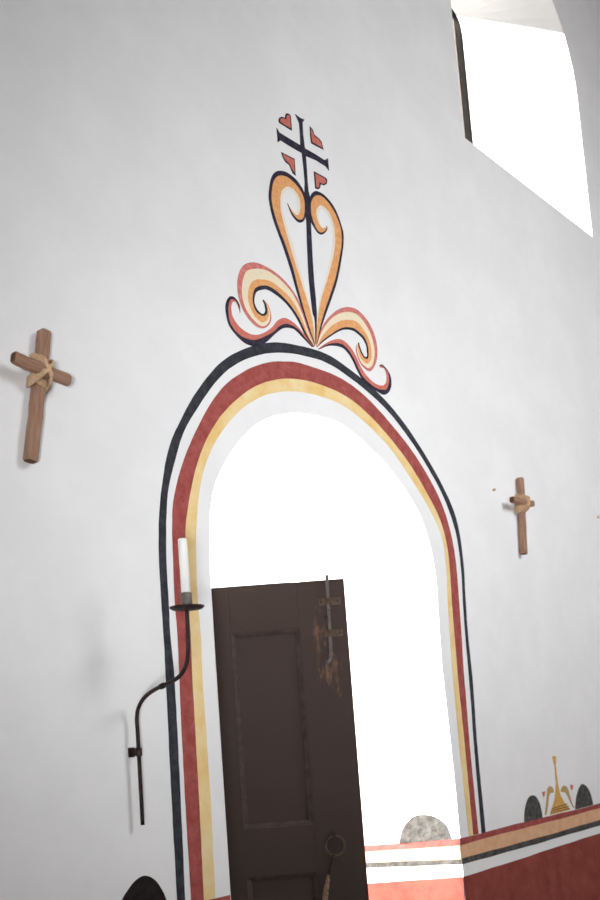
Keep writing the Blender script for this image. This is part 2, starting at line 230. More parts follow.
'foot_r':[[[2.802,2.9761],[2.8583,3.0144],[2.9068,3.0392],[2.9453,3.0512],[2.9825,3.047],[3.0138,3.0307],[3.0396,3.0066],[3.0644,2.9727],[3.0907,2.9482],[3.1327,2.927],[3.1723,2.9204],[3.209,2.9256],[3.2323,2.9436],[3.2414,2.9712],[3.2342,2.995],[3.2248,3.0023],[3.2038,3.0004],[3.1939,3.003]],[[2.8045,2.975],[2.862,3.0082],[2.905,3.0249],[2.943,3.0324],[2.9727,3.0293],[2.9993,3.0148],[3.025,2.9907],[3.0481,2.9595],[3.0738,2.9318],[3.1206,2.9117],[3.1648,2.9031],[3.2063,2.9061],[3.2361,2.9191],[3.2549,2.9552],[3.2541,2.987],[3.2352,3.0016],[3.2133,3.009],[3.1964,3.0062]],[[2.8071,2.9739],[2.8613,3.0021],[2.9038,3.0143],[2.9395,3.0194],[2.9673,3.0169],[2.9914,3.0048],[3.017,2.9807],[3.039,2.9494],[3.0648,2.9236],[3.1093,2.9017],[3.1583,2.8922],[3.2087,2.8864],[3.2482,2.9078],[3.2689,2.9425],[3.2686,2.9776],[3.2477,3.0014],[3.2162,3.0148],[3.1967,3.0088]]],
'stem':[[[2.7933,3.5971],[2.7944,3.5651],[2.7908,3.5234],[2.7889,3.4905],[2.7908,3.4711],[2.7834,3.3644],[2.779,3.2486],[2.7817,3.1696],[2.7864,3.1139],[2.7957,3.0832],[2.7891,2.9913]],[[2.8186,3.607],[2.8253,3.577],[2.8236,3.5357],[2.8215,3.5025],[2.8173,3.4807],[2.8122,3.3742],[2.8088,3.258],[2.8108,3.1784],[2.81,3.1208],[2.806,3.0861],[2.7915,2.9919]]],
'cross':[[2.7725,3.9056],[2.8015,3.9024],[2.827,3.9073],[2.8141,3.8883],[2.812,3.8378],[2.8161,3.784],[2.8795,3.7861],[2.9348,3.7851],[2.9594,3.803],[2.9592,3.7797],[2.9595,3.7511],[2.9414,3.7618],[2.8829,3.7626],[2.8187,3.7542],[2.8181,3.6966],[2.8166,3.647],[2.8178,3.5945],[2.7912,3.5842],[2.7999,3.6403],[2.7995,3.689],[2.7952,3.7558],[2.7282,3.7544],[2.6744,3.7552],[2.656,3.7392],[2.6567,3.7614],[2.6553,3.7967],[2.669,3.7836],[2.7314,3.7841],[2.7896,3.7849],[2.7934,3.8296],[2.793,3.8787],[2.7827,3.8926]],
'hearts':[[[[2.7445,3.8251],[2.6734,3.8248],[2.6698,3.8332],[2.6757,3.8468],[2.6909,3.8577],[2.7113,3.863],[2.7112,3.8722],[2.7192,3.8836],[2.7314,3.89],[2.7429,3.8896],[2.7467,3.8824],[2.7467,3.8294]],[[2.7395,3.8323],[2.6824,3.8309],[2.6792,3.8375],[2.686,3.8486],[2.6991,3.8546],[2.7165,3.8585],[2.7211,3.8748],[2.7307,3.884],[2.739,3.8809],[2.7402,3.8753]]],[[[2.8587,3.8958],[2.8761,3.889],[2.8862,3.8704],[2.9135,3.8677],[2.928,3.8593],[2.9369,3.8294],[2.8595,3.8233],[2.8564,3.849]],[[2.8636,3.8855],[2.8763,3.8744],[2.8824,3.8637],[2.9067,3.8618],[2.9212,3.8542],[2.9281,3.8341],[2.8665,3.8318],[2.8628,3.8518]]],[[[2.6711,3.7079],[2.7496,3.713],[2.7478,3.6436],[2.7309,3.6468],[2.7209,3.6608],[2.7137,3.6731],[2.6914,3.6766],[2.6787,3.6892]],[[2.6785,3.7031],[2.7431,3.7062],[2.7419,3.6533],[2.7269,3.6633],[2.7172,3.6793],[2.6978,3.6832],[2.6846,3.6917]]],[[[2.8615,3.7094],[2.9386,3.7124],[2.9451,3.7046],[2.9387,3.6873],[2.9216,3.6743],[2.8995,3.6697],[2.8945,3.6532],[2.881,3.6417],[2.8624,3.6385]],[[2.8699,3.7033],[2.9284,3.7049],[2.9357,3.6987],[2.9292,3.6856],[2.9127,3.677],[2.8909,3.6745],[2.8886,3.655],[2.8804,3.6476],[2.8695,3.6474]]]],
'dome_r1':[[4.0275,1.079],[4.0388,1.1221],[4.063,1.1611],[4.0933,1.1851],[4.1289,1.1907],[4.163,1.1802],[4.1896,1.1514],[4.2019,1.1167],[4.2042,1.0842]],
'dome_r2':[[4.5476,1.0898],[4.5703,1.136],[4.6012,1.172],[4.6365,1.1938],[4.6599,1.1963],[4.7019,1.1795],[4.7328,1.1468],[4.7478,1.1121],[4.7534,1.0903]],
'dome_l':[[1.7354,1.1084],[1.7471,1.1325],[1.7655,1.1524],[1.7975,1.177],[1.8333,1.1848],[1.8679,1.1673],[1.8929,1.1346],[1.9063,1.1051],[1.9133,1.0765]],
'cup':[[4.3614,1.3532],[4.4028,1.3511],[4.3911,1.3113],[4.3812,1.3044],[4.3716,1.3114]],
'neck':[[4.3749,1.3074],[4.3886,1.3064],[4.3924,1.2289],[4.3718,1.2306]],
'body':[[4.3732,1.2305],[4.391,1.229],[4.4047,1.1709],[4.4379,1.1297],[4.4928,1.0872],[4.278,1.0852],[4.3096,1.1177],[4.3418,1.1518],[4.3622,1.1937]],
'lines':[[[4.3045,1.1133],[4.4642,1.1195],[4.4661,1.1155],[4.3011,1.1099]],[[4.2956,1.1037],[4.4788,1.1078],[4.4821,1.1036],[4.2922,1.1003]],[[4.2882,1.0946],[4.4906,1.0964],[4.4927,1.093],[4.2849,1.0919]]],
'petal_l':[[4.3378,1.1834],[4.3405,1.1957],[4.33,1.2104],[4.3039,1.2164],[4.2815,1.2072],[4.2697,1.1836],[4.2539,1.1419],[4.2305,1.0953],[4.2357,1.0886],[4.2514,1.0992],[4.2763,1.1397],[4.2916,1.1722],[4.3106,1.1847]],
'petal_r':[[4.4141,1.1814],[4.4248,1.1975],[4.4481,1.2063],[4.4757,1.2013],[4.4957,1.1816],[4.507,1.1485],[4.5268,1.108],[4.5454,1.0933],[4.5308,1.0935],[4.5069,1.1165],[4.4794,1.1543],[4.4551,1.1738]],
'bud_l':[[4.2231,1.1971],[4.2391,1.1975],[4.2551,1.1972],[4.2493,1.1824],[4.2362,1.1713],[4.227,1.1845]],
'bud_r':[[4.5194,1.202],[4.5362,1.2051],[4.552,1.1972],[4.5404,1.1788],[4.5272,1.1788],[4.5207,1.189]],
'tw_l':[[4.2353,1.1733],[4.2392,1.1729],[4.2383,1.1006],[4.2344,1.101]],
'tw_r':[[4.5318,1.1796],[4.5361,1.1792],[4.5225,1.102],[4.5182,1.1025]],
'dado_x':[4.836,4.83,4.816,4.809,4.799],
'dado':[1.0781,1.0519,0.9961,0.974,0.9249],
'dado_r':[1.0835,1.0604,1.0016,0.9739,0.937],
'hinge':[2.5174109090909087,0.36],
'dome_j':[[0.2554,1.0849],[0.2411,1.1282],[0.2171,1.1608],[0.1835,1.1827],[0.146,1.1865],[0.1097,1.1763],[0.0797,1.1536],[0.0581,1.1216],[0.0487,1.0738]],
'sx':1.8067607489614994,
'stem_path':[[-0.0349,1.3283],[-0.0323,1.4248],[-0.0335,1.5304],[-0.0326,1.592],[-0.033,1.6229],[-0.0425,1.6531],[-0.0707,1.6802],[-0.11,1.6968],[-0.148,1.7061],[-0.1923,1.7159],[-0.2266,1.7304],[-0.25,1.7565],[-0.2597,1.7906],[-0.2631,1.8471],[-0.2657,1.9039]],
'candle':[[-0.2594,2.1],[-0.2634,1.9492],[-0.2647,1.9149],[-0.266,1.9066],[-0.1488,1.7063]],
'cl':[[[1.5642,-0.025,2.6997],[1.4999,-0.025,2.3208]],[[1.439,-0.06,2.5842],[1.6149,-0.06,2.561]]],
'cr':[[[4.2776,-0.025,2.697],[4.2359,-0.025,2.319]],[[4.1148,-0.06,2.5635],[4.3165,-0.06,2.5675]]],
'pegs':[[4.0378,2.6088],[5.1833,2.6187]]}

X0, X1, YB, ZT = -3.4, 8.2, -5.6, 6.6       # room
YD, YW = .36, .50                            # depth of the door plane, wall thickness
ZD = D['dado']

# ---------------------------------------------------------------- the door wall, one mesh with its two openings
def opening_front():
    o = D['opening']
    L = [(2.1650, -.0), (2.1650, .6)] + [p for p in o if p[0] < 2.75] + [p for p in o if p[0] >= 2.75 and p[1] > 1.45]
    L = L + [(3.483, 1.20), (3.482, .6), (3.482, 0)]
    return resample(spline(L, 8), 121)
FRONT = opening_front()
def opening_back():
    a, b, zs, zc = 2.5175, 3.029, 2.35, 3.12
    L = [Vector((a, 0)), Vector((a, zs))]
    for k in range(1, 40):
        t = pi - pi * k / 40
        L.append(Vector(((a + b) / 2 + (b - a) / 2 * math.cos(t), zs + (zc - zs) * math.sin(t))))
    L += [Vector((b, zs)), Vector((b, 0))]
    return L
def match_back():
    """points of the rear arch matched to the front arch: jambs by height, arch by angle"""
    a, b, zs, zc = 2.5175, 3.029, 2.35, 3.12
    out = []
    fz = 2.06; cx = 2.82
    for p in FRONT:
        if p.y <= fz: out.append(Vector((a if p.x < cx else b, p.y * zs / fz)))
        else:
            t = math.atan2((p.y - fz) / .652, (p.x - cx) / .655)
            t = max(0, min(pi, t))
            out.append(Vector(((a + b) / 2 + (b - a) / 2 * math.cos(t), zs + (zc - zs) * math.sin(t))))
    return out
BACK = match_back()
def back_shift(p, dy):                       # outward flare beyond the door plane
    return Vector((p.x + (-.22 if p.x < 2.77 else .10) * dy, p.y + .1 * dy * (1 if p.y > .01 else 0)))

WIN_F = [Vector((4.098, 4.388)), Vector((4.090, 5.30))]
WIN_B = [Vector((4.14, 4.45)), Vector((4.14, 5.52))]
for k in range(1, 24):
    t = pi - pi * k / 24
    WIN_F.append(Vector((4.8245 + .733 * math.cos(t), 5.30 + .733 * math.sin(t))))
    q = 4.5765 + .4365 * math.copysign(abs(math.cos(t)) ** .35, math.cos(t))
    WIN_B.append(Vector((q, 5.52 + .27 * math.sin(t) ** .35)))
WIN_F += [Vector((5.5575, 5.30)), Vector((5.556, 4.392))]
WIN_B += [Vector((5.013, 5.52)), Vector((5.013, 4.45))]
WC = Vector((4.5765, 5.1))
WREV = .44
def grow(p, d):
    return Vector((p.x + math.copysign(d, p.x - WC.x) * (1 if abs(p.x - WC.x) > .42 else abs(p.x - WC.x) / .42), p.y + (d if p.y > 5.55 else (-d if p.y < 4.5 else 0))))

bm = bmesh.new()
def loop(bm, pts, y, closed=True):
    vs = [bm.verts.new((p[0], y, p[1])) for p in pts]
    return vs
def edges(bm, vs, closed=True):
    n = len(vs); return [bm.edges.get((vs[i], vs[(i + 1) % n])) or bm.edges.new((vs[i], vs[(i + 1) % n])) for i in range(n if closed else n - 1)]
def bridge(bm, A, B, closed=False):
    n = len(A)
    for i in range(n if closed else n - 1):
        j = (i + 1) % n
        bm.faces.new((A[i], A[j], B[j], B[i]))
def offset_loop(pts, c, r):
    """push a rim outward by r (for the softly rounded arris)"""
    out = []
    n = len(pts)
    for i, p in enumerate(pts):
        t = (pts[min(i + 1, n - 1)] - pts[max(i - 1, 0)]).normalized(); nn = Vector((-t.y, t.x))
        out.append(p + nn * r)
    return out
# door opening rims: face rim slightly outside, turning in over 6 mm
f0 = loop(bm, [(p.x, p.y) for p in offset_loop(FRONT, None, .0015)], 0)
f1 = loop(bm, FRONT, .005)
mid = [[bm.verts.new((FRONT[i].x + (BACK[i].x - FRONT[i].x) * t, YD * t, FRONT[i].y + (BACK[i].y - FRONT[i].y) * t)) for i in range(len(FRONT))] for t in (.25, .5, .75, 1)]
ob = loop(bm, [back_shift(p, 1) for p in BACK], YW)
chain = [f0, f1] + mid + [ob]
for v in (f0[0], f0[-1]): v.co.z = 0
for A, B in zip(chain, chain[1:]): bridge(bm, A, B)
# window rims
wf = list(WIN_F)
w0 = loop(bm, offset_loop(wf, None, .004), 0)
w1 = loop(bm, wf, .006)
w2 = loop(bm, WIN_B, WREV); w3 = loop(bm, [grow(p, .13) for p in WIN_B], WREV); w4 = loop(bm, [grow(p, .13) for p in WIN_B], YW)
for A, B in ((w0, w1), (w1, w2), (w2, w3), (w3, w4)): bridge(bm, A, B, True)
# front and outer faces
def face_with_holes(y, door, win):
    c = [bm.verts.new((x, y, z)) for x, z in ((X0, 0), (X0, ZT), (X1, ZT), (X1, 0))]
    e = edges(bm, [door[0], c[0], c[1], c[2], c[3], door[-1]], False) + edges(bm, door, False) + edges(bm, win)
    bmesh.ops.triangle_fill(bm, use_beauty=True, use_dissolve=False, edges=e)
    return c
cf = face_with_holes(0, f0, w0)
cb = face_with_holes(YW, ob, w4)
for i in range(3): bm.faces.new((cf[i], cf[i + 1], cb[i + 1], cb[i]))
wall = struct(obj('wall_front', bm, M['plaster']))
wall['label'] = 'white plastered adobe wall with an arched doorway'

# other walls, floor, ceiling, ground
def slab(name, boxes, mat):
    b = bmesh.new()
    for lo, hi in boxes: box(b, lo, hi)
    return struct(obj(name, b, mat))
slab('floor', [((X0 - .4, YB - .4, -.2), (X1 + .4, YD, 0))], M['floor'])
slab('ceiling', [((X0 - .4, YB - .4, ZT), (X1 + .4, YW, ZT + .25))], M['beam'])
slab('wall_right', [((X1, YB - .4, 0), (X1 + .4, YW, ZT))], M['beam'])
slab('wall_left', [((X0 - .4, YB - .4, 0), (X0, YW, ZT))], M['plaster'])
bx = [((X0, YB - .4, 0), (X1, YB, 3.9)), ((X0, YB - .4, 6.1), (X1, YB, ZT))]
WX = [(-1.6, -.2), (3.1, 5.3)]
xs = [X0] + [v for w in WX for v in w] + [X1]
for i in range(0, len(xs), 2): bx.append(((xs[i], YB - .4, 3.9), (xs[i + 1], YB, 6.1)))
slab('wall_back', bx, M['plaster'])
struct(slab('ground', [((-40, YD, -.35), (60, 60, -.02))], M['ground']))

# ---------------------------------------------------------------- painted dado (on the wall and turning into the doorway)
J0 = Vector((3.482, 0)); J1 = Vector((3.029, YD)); JD = (J1 - J0).normalized(); JN = Vector((-JD.y, JD.x))
if JN.y > 0: JN = -JN
JLEN = (J1 - J0).length
def on_jamb(s, z, off):
    p = J0 + JD * s + JN * off; return Vector((p.x, p.y, z))
def wob(x, a, k): return a * (math.sin(x * 5.1 + k) + .6 * math.sin(x * 13.3 + 2.1 * k) + .4 * math.sin(x * 29 + k * 3.3))
zr = D['dado']
def zline(i, x):
    t = max(0, min(1.3, (x - 3.49) / (D['dado_x'][i] - 3.49))); return D['dado'][i] + (D['dado_r'][i] - D['dado'][i]) * t
zj1 = [1.087, 1.061, 1.019, .999, .939]
dado = struct(thing('trim_1')); dado['label'] = 'painted dado of red, peach and black stripes over a deep red field'
def dado_band(name, i0, i1, mat, off):
    b = bmesh.new()
    def za(i, x): return (zline(i, x) if i is not None else 0) + (wob(x, .0012, i) if i is not None else 0)
    for x0, x1 in ((X0, 2.1610), (3.4855, X1)):
        n = int((x1 - x0) / .04) + 2
        A = [(x0 + (x1 - x0) * k / (n - 1),) * 1 for k in range(n)]
        A = [a[0] for a in A]
        strip(b, [(x, za(i0, x)) for x in A], [(x, za(i1, x)) for x in A], off)
    n = 14
    ss = [JLEN * k / (n - 1) for k in range(n)]
    def zz(i, s): return 0 if i is None else zr[i] + (zj1[i] - zr[i]) * min(1, s / .41) + wob(s + 2, .0012, i) + (0 if s > .02 else 0)
    strip(b, [(s + .002, zz(i0, s)) for s in ss], [(s + .002, zz(i1, s)) for s in ss], off, on_jamb)
    return obj(name, b, mat, dado)
dado_band('red_stripe', 0, 1, M['red'], .0012)
dado_band('peach_stripe', 1, 2, M['peach'], .0012)
dado_band('black_stripe', 2, 3, M['blackworn'], .0012)
dado_band('red_field', 4, None, M['redfield'], .0012)

# ---------------------------------------------------------------- painted arch border
arch = tag(thing('painted_arch_border', (2.82, 0, ZD[0])), 'painted border of black, red and yellow bands framing the arched doorway', 'wall painting')
def clip_z(pts, z):
    """run the line down to exactly z at both ends"""
    P = [Vector(p) for p in pts]
    def fix(a, b):
        t = (z - b.y) / (a.y - b.y) if abs(a.y - b.y) > 1e-6 else 0
        return b + (a - b) * t
    while len(P) > 2 and P[1].y < z: P.pop(0)
    while len(P) > 2 and P[-2].y < z: P.pop()
    P[0] = fix(P[0], P[1]); P[-1] = fix(P[-1], P[-2]); return P
def band(name, a, b, mat):
    A = resample(spline(clip_z(D[a], zr[0]), 8), 150); B = resample(spline(clip_z(D[b], zr[0]), 8), 150)
    for i in range(150):
        A[i] = A[i] + Vector((random.uniform(-1, 1), random.uniform(-1, 1))) * .0006; B[i] = B[i] + Vector((random.uniform(-1, 1), random.uniform(-1, 1))) * .0006
    m = bmesh.new(); strip(m, A, B, .0012)
    o = obj(name, m, mat, arch); o.location = -arch.location; return o
band('black_band', 'black_out', 'black_in', M['black'])
band('red_band', 'red_out', 'red_in', M['red'])
band('yellow_band', 'red_in', 'yel_in', M['yellow'])

# ---------------------------------------------------------------- painted cross and scrolls over the arch
orn = tag(thing('painted_scroll_ornament', (2.80, 0, 2.99)), 'painted cross with hearts rising from orange, red and cream scrolls over the arch', 'wall painting')
def opart(name, bm, mat):
    o = obj(name, bm, mat, orn); o.location = -orn.location; return o
def multi(b, edges_, i, j, off, sub=7):
    strip(b, spline(edges_[i], sub), spline(edges_[j], sub), off)
b = bmesh.new(); patch(b, [Vector(p) for p in D['cross']], .0026); strip(b, spline(D['stem'][0]), spline(D['stem'][1]), .0028); opart('painted_cross', b, M['outline'])
for out_, in_ in D['hearts']:
    b = bmesh.new(); patch(b, [Vector(p) for p in out_], .0012); h = opart('heart', b, M['outline'])
    b = bmesh.new(); patch(b, [Vector(p) for p in in_], .0020); f = obj('heart_fill', b, M['coral'], h)
for key, nm in (('heart_l', 'heart_scroll'), ('heart_r', 'heart_scroll')):
    E_ = D[key]
    b = bmesh.new(); multi(b, E_, 1, 2, .0014); h = opart(nm, b, M['orange'])
    b = bmesh.new(); multi(b, E_, 0, 1, .0019); obj('outline', b, M['outline'], h)
    b = bmesh.new(); multi(b, E_, 2, 3, .0010); obj('cream_edge', b, M['pale'], h)
for key in ('scroll_l', 'scroll_r'):
    E_ = D[key]
    b = bmesh.new(); multi(b, E_, 1, 2, .0014); h = opart('side_scroll', b, M['cream'])
    b = bmesh.new(); multi(b, E_, 0, 1, .0016); obj('rose_edge', b, M['rose'], h)
    b = bmesh.new(); multi(b, E_, 2, 3, .0017); obj('orange_stripe', b, M['orange'], h)
    b = bmesh.new(); multi(b, E_, 3, 4, .0021); obj('outline', b, M['outline'], h)
for key in ('foot_l', 'foot_r'):
    E_ = D[key]
    b = bmesh.new(); multi(b, E_, 0, 1, .0015); h = opart('foot_scroll', b, M['coral'])
    b = bmesh.new(); multi(b, E_, 1, 2, .0022); obj('outline', b, M['outline'], h)

# ---------------------------------------------------------------- small painted motifs standing on the dado
def painted(name, pts, mat, label, put=on_wall, group=None, off=.0012, sm=True, zbase=None):
    P = spline(pts, 6) if sm else [Vector(p) for p in pts]
    zb = zr[0] if zbase is None else zbase
    fl = (lambda x: zline(0, x)) if put is on_wall else (lambda x: zb)
    P = [Vector((p.x, fl(p.x) if p.y < fl(p.x) + .012 else p.y)) for p in P]
    b = bmesh.new(); patch(b, P, off, put)
    o = obj(name, b, mat)
    return tag(o, label, 'wall painting', group)
painted('painted_dome', D['dome_r1'], M['blackworn'], 'grey-black painted dome on the right dado, left of the gold urn')
painted('painted_dome', D['dome_r2'], M['blackworn'], 'grey-black painted dome on the right dado, right of the gold urn')
painted('painted_dome', D['dome_l'], M['blackdome'], 'solid black painted dome below the iron candle sconce')
painted('painted_dome', D['dome_j'], M['blackworn'], 'sunlit grey painted dome inside the doorway beside the open door', on_jamb, zbase=1.0778)
urn = tag(thing('painted_urn', (4.72, 0, zline(0, 4.72))), 'small gold painted urn with a tall neck between two dark domes', 'wall painting')
def upart(name, pts, mat, off, sm=False, parent=urn):
    b = bmesh.new(); P = [Vector((p[0], max(p[1], zline(0, p[0])))) for p in pts]
    patch(b, closed_spline(P) if sm else P, off)
    o = obj(name, b, mat, parent)
    if parent is urn: o.location = -urn.location
    return o
ub = upart('body', D['body'], M['gold'], .0014)
upart('neck', D['neck'], M['gold'], .0016); upart('cup', D['cup'], M['gold'], .0014)
for l in D['lines']: upart('ring_line', l, M['brownline'], .0024, parent=ub)
upart('petal', D['petal_l'], M['olive'], .0012, True); upart('petal', D['petal_r'], M['olive'], .0012, True)
for s in 'lr':
    t = upart('tendril', D['tw_' + s], M['pale'], .001); upart('bud', D['bud_' + s], M['coral'], .0015, parent=t)

# ---------------------------------------------------------------- door leaf, swung into the room
HX, HY = D['hinge']; TH = 0.865278
door = struct(thing('door_1', (HX, HY, 0), (0, 0, -TH))); door['label'] = 'dark brown panelled door leaf standing half open'; door['category'] = 'door'
DW, DH, DT = .489, 2.102, .045               # local: u = x, front face at y = 0, thickness to +y
PX0, PX1 = .062, .313
rails = [(1.93, DH), (1.055, 1.222), (.02, .20)]
b = bmesh.new()
box(b, (0, 0, .02), (PX0, DT, DH), bev=.002); box(b, (PX1, 0, .02), (DW, DT, DH), bev=.002)
for z0, z1 in rails: box(b, (PX0, 0.0005, z0), (PX1, DT, z1))
obj('leaf_frame', b, M['door'], door)
for z0, z1 in ((1.222, 1.93), (.20, 1.055)):
    b = bmesh.new(); box(b, (PX0 - .004, .018, z0 - .004), (PX1 + .004, DT - .012, z1 + .004)); pn = obj('panel', b, M['door'], door)
    b = bmesh.new()                          # chamfered moulding round the panel
    o4 = [(PX0, z0), (PX1, z0), (PX1, z1), (PX0, z1)]; w = .017
    i4 = [(PX0 + w, z0 + w), (PX1 - w, z0 + w), (PX1 - w, z1 - w), (PX0 + w, z1 - w)]
    vo = [b.verts.new((x, .001, z)) for x, z in o4]; vm = [b.verts.new((x, .008, z)) for x, z in [((ox * .45 + ix * .55), (oz * .45 + iz * .55)) for (ox, oz), (ix, iz) in zip(o4, i4)]]; vi = [b.verts.new((x, .0178, z)) for x, z in i4]
    vb = [b.verts.new((x, .0178, z)) for x, z in o4]
    for k in range(4):
        j = (k + 1) % 4
        b.faces.new((vo[k], vo[j], vm[j], vm[k])); b.faces.new((vm[k], vm[j], vi[j], vi[k])); b.faces.new((vi[k], vi[j], vb[j], vb[k])); b.faces.new((vb[k], vb[j], vo[j], vo[k]))
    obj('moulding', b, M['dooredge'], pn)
# sliding bolt
b = bmesh.new()
pts = [(.4275, -.013, 2.117), (.4250, -.013, 2.019), (.4240, -.013, 1.919), (.4205, -.013, 1.829), (.4175, -.013, 1.810), (.4120, -.016, 1.800), (.4040, -.022, 1.796)]
tube(b, [Vector(p) for p in pts], .0062, 10); bolt = obj('slide_bolt', b, M['ironhi'], door, True); bolt['label'] = 'worn iron slide bolt'
for zc in (2.020, 1.903):
    b = bmesh.new()
    box(b, (.391, -.0035, zc - .013), (.4125, .0005, zc + .013), bev=.001); box(b, (.4365, -.0035, zc - .013), (.471, .0005, zc + .013), bev=.001)
    for k in range(9):
        t0, t1 = pi * k / 9, pi * (k + 1) / 9
        x0, y0, x1, y1 = .4245 - .0125 * math.cos(t0), -.008 - .0125 * math.sin(t0), .4245 - .0125 * math.cos(t1), -.008 - .0125 * math.sin(t1)
        vs = [b.verts.new(v) for v in ((x0, y0, zc - .012), (x1, y1, zc - .012), (x1, y1, zc + .012), (x0, y0, zc + .012))]
        b.faces.new(vs)
        vs = [b.verts.new(v) for v in ((.4245 + (x0 - .4245) * .8, -.008 + (y0 + .008) * .8, zc - .012), (.4245 + (x1 - .4245) * .8, -.008 + (y1 + .008) * .8, zc - .012), (.4245 + (x1 - .4245) * .8, -.008 + (y1 + .008) * .8, zc + .012), (.4245 + (x0 - .4245) * .8, -.008 + (y0 + .008) * .8, zc + .012))]
        b.faces.new(vs)
    for x in (.412, .437): box(b, (x - .0012, -.009, zc - .012), (x + .0012, 0, zc + .012))
    st = obj('strap', b, M['rust'], bolt)
    b = bmesh.new()
    for x in (.399, .459): lathe(b, [(.0045, 0), (.0045, .002), (.003, .004)], (x, -.0035, zc), 10, Matrix.Rotation(pi / 2, 3, 'X'))
    st2 = obj('screw_heads', b, M['iron'], bolt)
b = bmesh.new(); tube(b, [(.4185, -.013, 1.959), (.4075, -.024, 1.963)], .0045, 8); obj('thumb_peg', b, M['iron'], bolt, True)
# ring pull with thong and frayed cord
b = bmesh.new(); rc = Vector((.3885, -.012, 1.1395)); rr = .0335
tube(b, [rc + Vector((rr * math.cos(2 * pi * k / 40), -.004 * (1 - math.sin(2 * pi * k / 40)), rr * math.sin(2 * pi * k / 40))) for k in range(40)], .0042, 8, True)
ring = obj('ring_pull', b, M['rust'], door, True); ring['label'] = 'iron ring pull'; ring.location = (-.0052, 0, .0058)
b = bmesh.new(); tube(b, [(.3905, .002, 1.190), (.3905, -.016, 1.184), (.3895, -.021, 1.172), (.3885, -.012, 1.164), (.389, .002, 1.166)], .0032, 8); obj('staple', b, M['iron'], ring, True)
b = bmesh.new()
tube(b, [(.3800, -.022, 1.104), (.381, -.014, 1.117), (.379, -.008, 1.105), (.374, -.012, 1.085), (.366, -.012, 1.062), (.357, -.012, 1.036)], .0052, 8); obj('thong', b, M['thong'], ring, True)
b = bmesh.new()
for k in range(9):
    a = 2 * pi * k / 9; r0 = .0085
    path = [(.357 + .002 * math.cos(a), -.013 + .002 * math.sin(a), 1.040)]
    for q in range(1, 9):
        t = q / 8; rr_ = r0 * (.6 + .9 * t) if k % 3 else r0 * .5
        path.append((.357 - .038 * t + rr_ * math.cos(a + 6.5 * t), -.014 + .7 * rr_ * math.sin(a + 6.5 * t), 1.040 - .17 * t))
    tube(b, path, .0029, 6)
obj('frayed_cord', b, M['cord'], ring, True)
# hinges between leaf and frame
for zc in (1.85, 1.1, .35):
    b = bmesh.new(); lathe(b, [(.007, -.05), (.007, .05)], (-.004, DT - .004, zc), 12); obj('hinge', b, M['iron'], door, True)

# ---------------------------------------------------------------- clerestory window
win = struct(thing('window_1', (4.634, YW, 4.45))); win['label'] = 'deep splayed window with a dark wooden frame'
def wpart(name, b, mat): o = obj(name, b, mat, win); o.location = -win.location; return o
b = bmesh.new()
inn = [grow(p, -.013) for p in WIN_B]; inn = [Vector((min(p.x, 4.964), p.y)) for p in inn]; outr = [grow(p, .128) for p in WIN_B]
OA = [b.verts.new((p.x, WREV + .025, p.y)) for p in outr]; IA = [b.verts.new((p.x, WREV + .025, p.y)) for p in inn]
OB = [b.verts.new((p.x, YW, p.y)) for p in outr]; IB = [b.verts.new((p.x, YW, p.y)) for p in inn]
bridge(b, OA, IA, True); bridge(b, IA, IB, True); bridge(b, IB, OB, True); bridge(b, OB, OA, True)
wpart('window_frame', b, M['winwood'])
b = bmesh.new(); v = [b.verts.new((p.x, WREV + .04, p.y)) for p in inn]; b.faces.new(v)
r = bmesh.ops.extrude_face_region(b, geom=b.faces[:])
for q in r['geom']:
    if isinstance(q, bmesh.types.BMVert): q.co.y += .004
wpart('pane', b, M['glass'])

# ---------------------------------------------------------------- wooden crosses
def wood_bar(b, p, d, L, w, t, up, ch=.006, jitter=.0012):
    """square timber with chamfered arrises, slightly uneven; p = middle, d = direction, up = thickness direction"""
    d = d.normalized(); s = d.cross(up).normalized(); n = 12
    sec = [(-w / 2 + ch, -t / 2), (w / 2 - ch, -t / 2), (w / 2, -t / 2 + ch), (w / 2, t / 2 - ch), (w / 2 - ch, t / 2), (-w / 2 + ch, t / 2), (-w / 2, t / 2 - ch), (-w / 2, -t / 2 + ch)]
    R = []
    for i in range(n + 1):
        q = -L / 2 + L * i / n; k = .86 if i in (0, n) else 1
        qq = q + (.0 if 0 < i < n else 0)
        jx, jy = random.uniform(-jitter, jitter), random.uniform(-jitter, jitter)
        R.append([b.verts.new(p + d * qq + s * (a * k + jx) + up * (c * k + jy)) for a, c in sec])
        if i == 0 or i == n - 1:
            e = (-L / 2 + .004) if i == 0 else (L / 2 - .004)
            R.append([b.verts.new(p + d * e + s * (a + jx) + up * (c + jy)) for a, c in sec])
    ends = []
    for A, B in zip(R, R[1:]):
        for k in range(8): b.faces.new((A[k], A[(k + 1) % 8], B[(k + 1) % 8], B[k]))
    ends.append(b.faces.new(R[0][::-1])); ends.append(b.faces.new(R[-1]))
    return ends
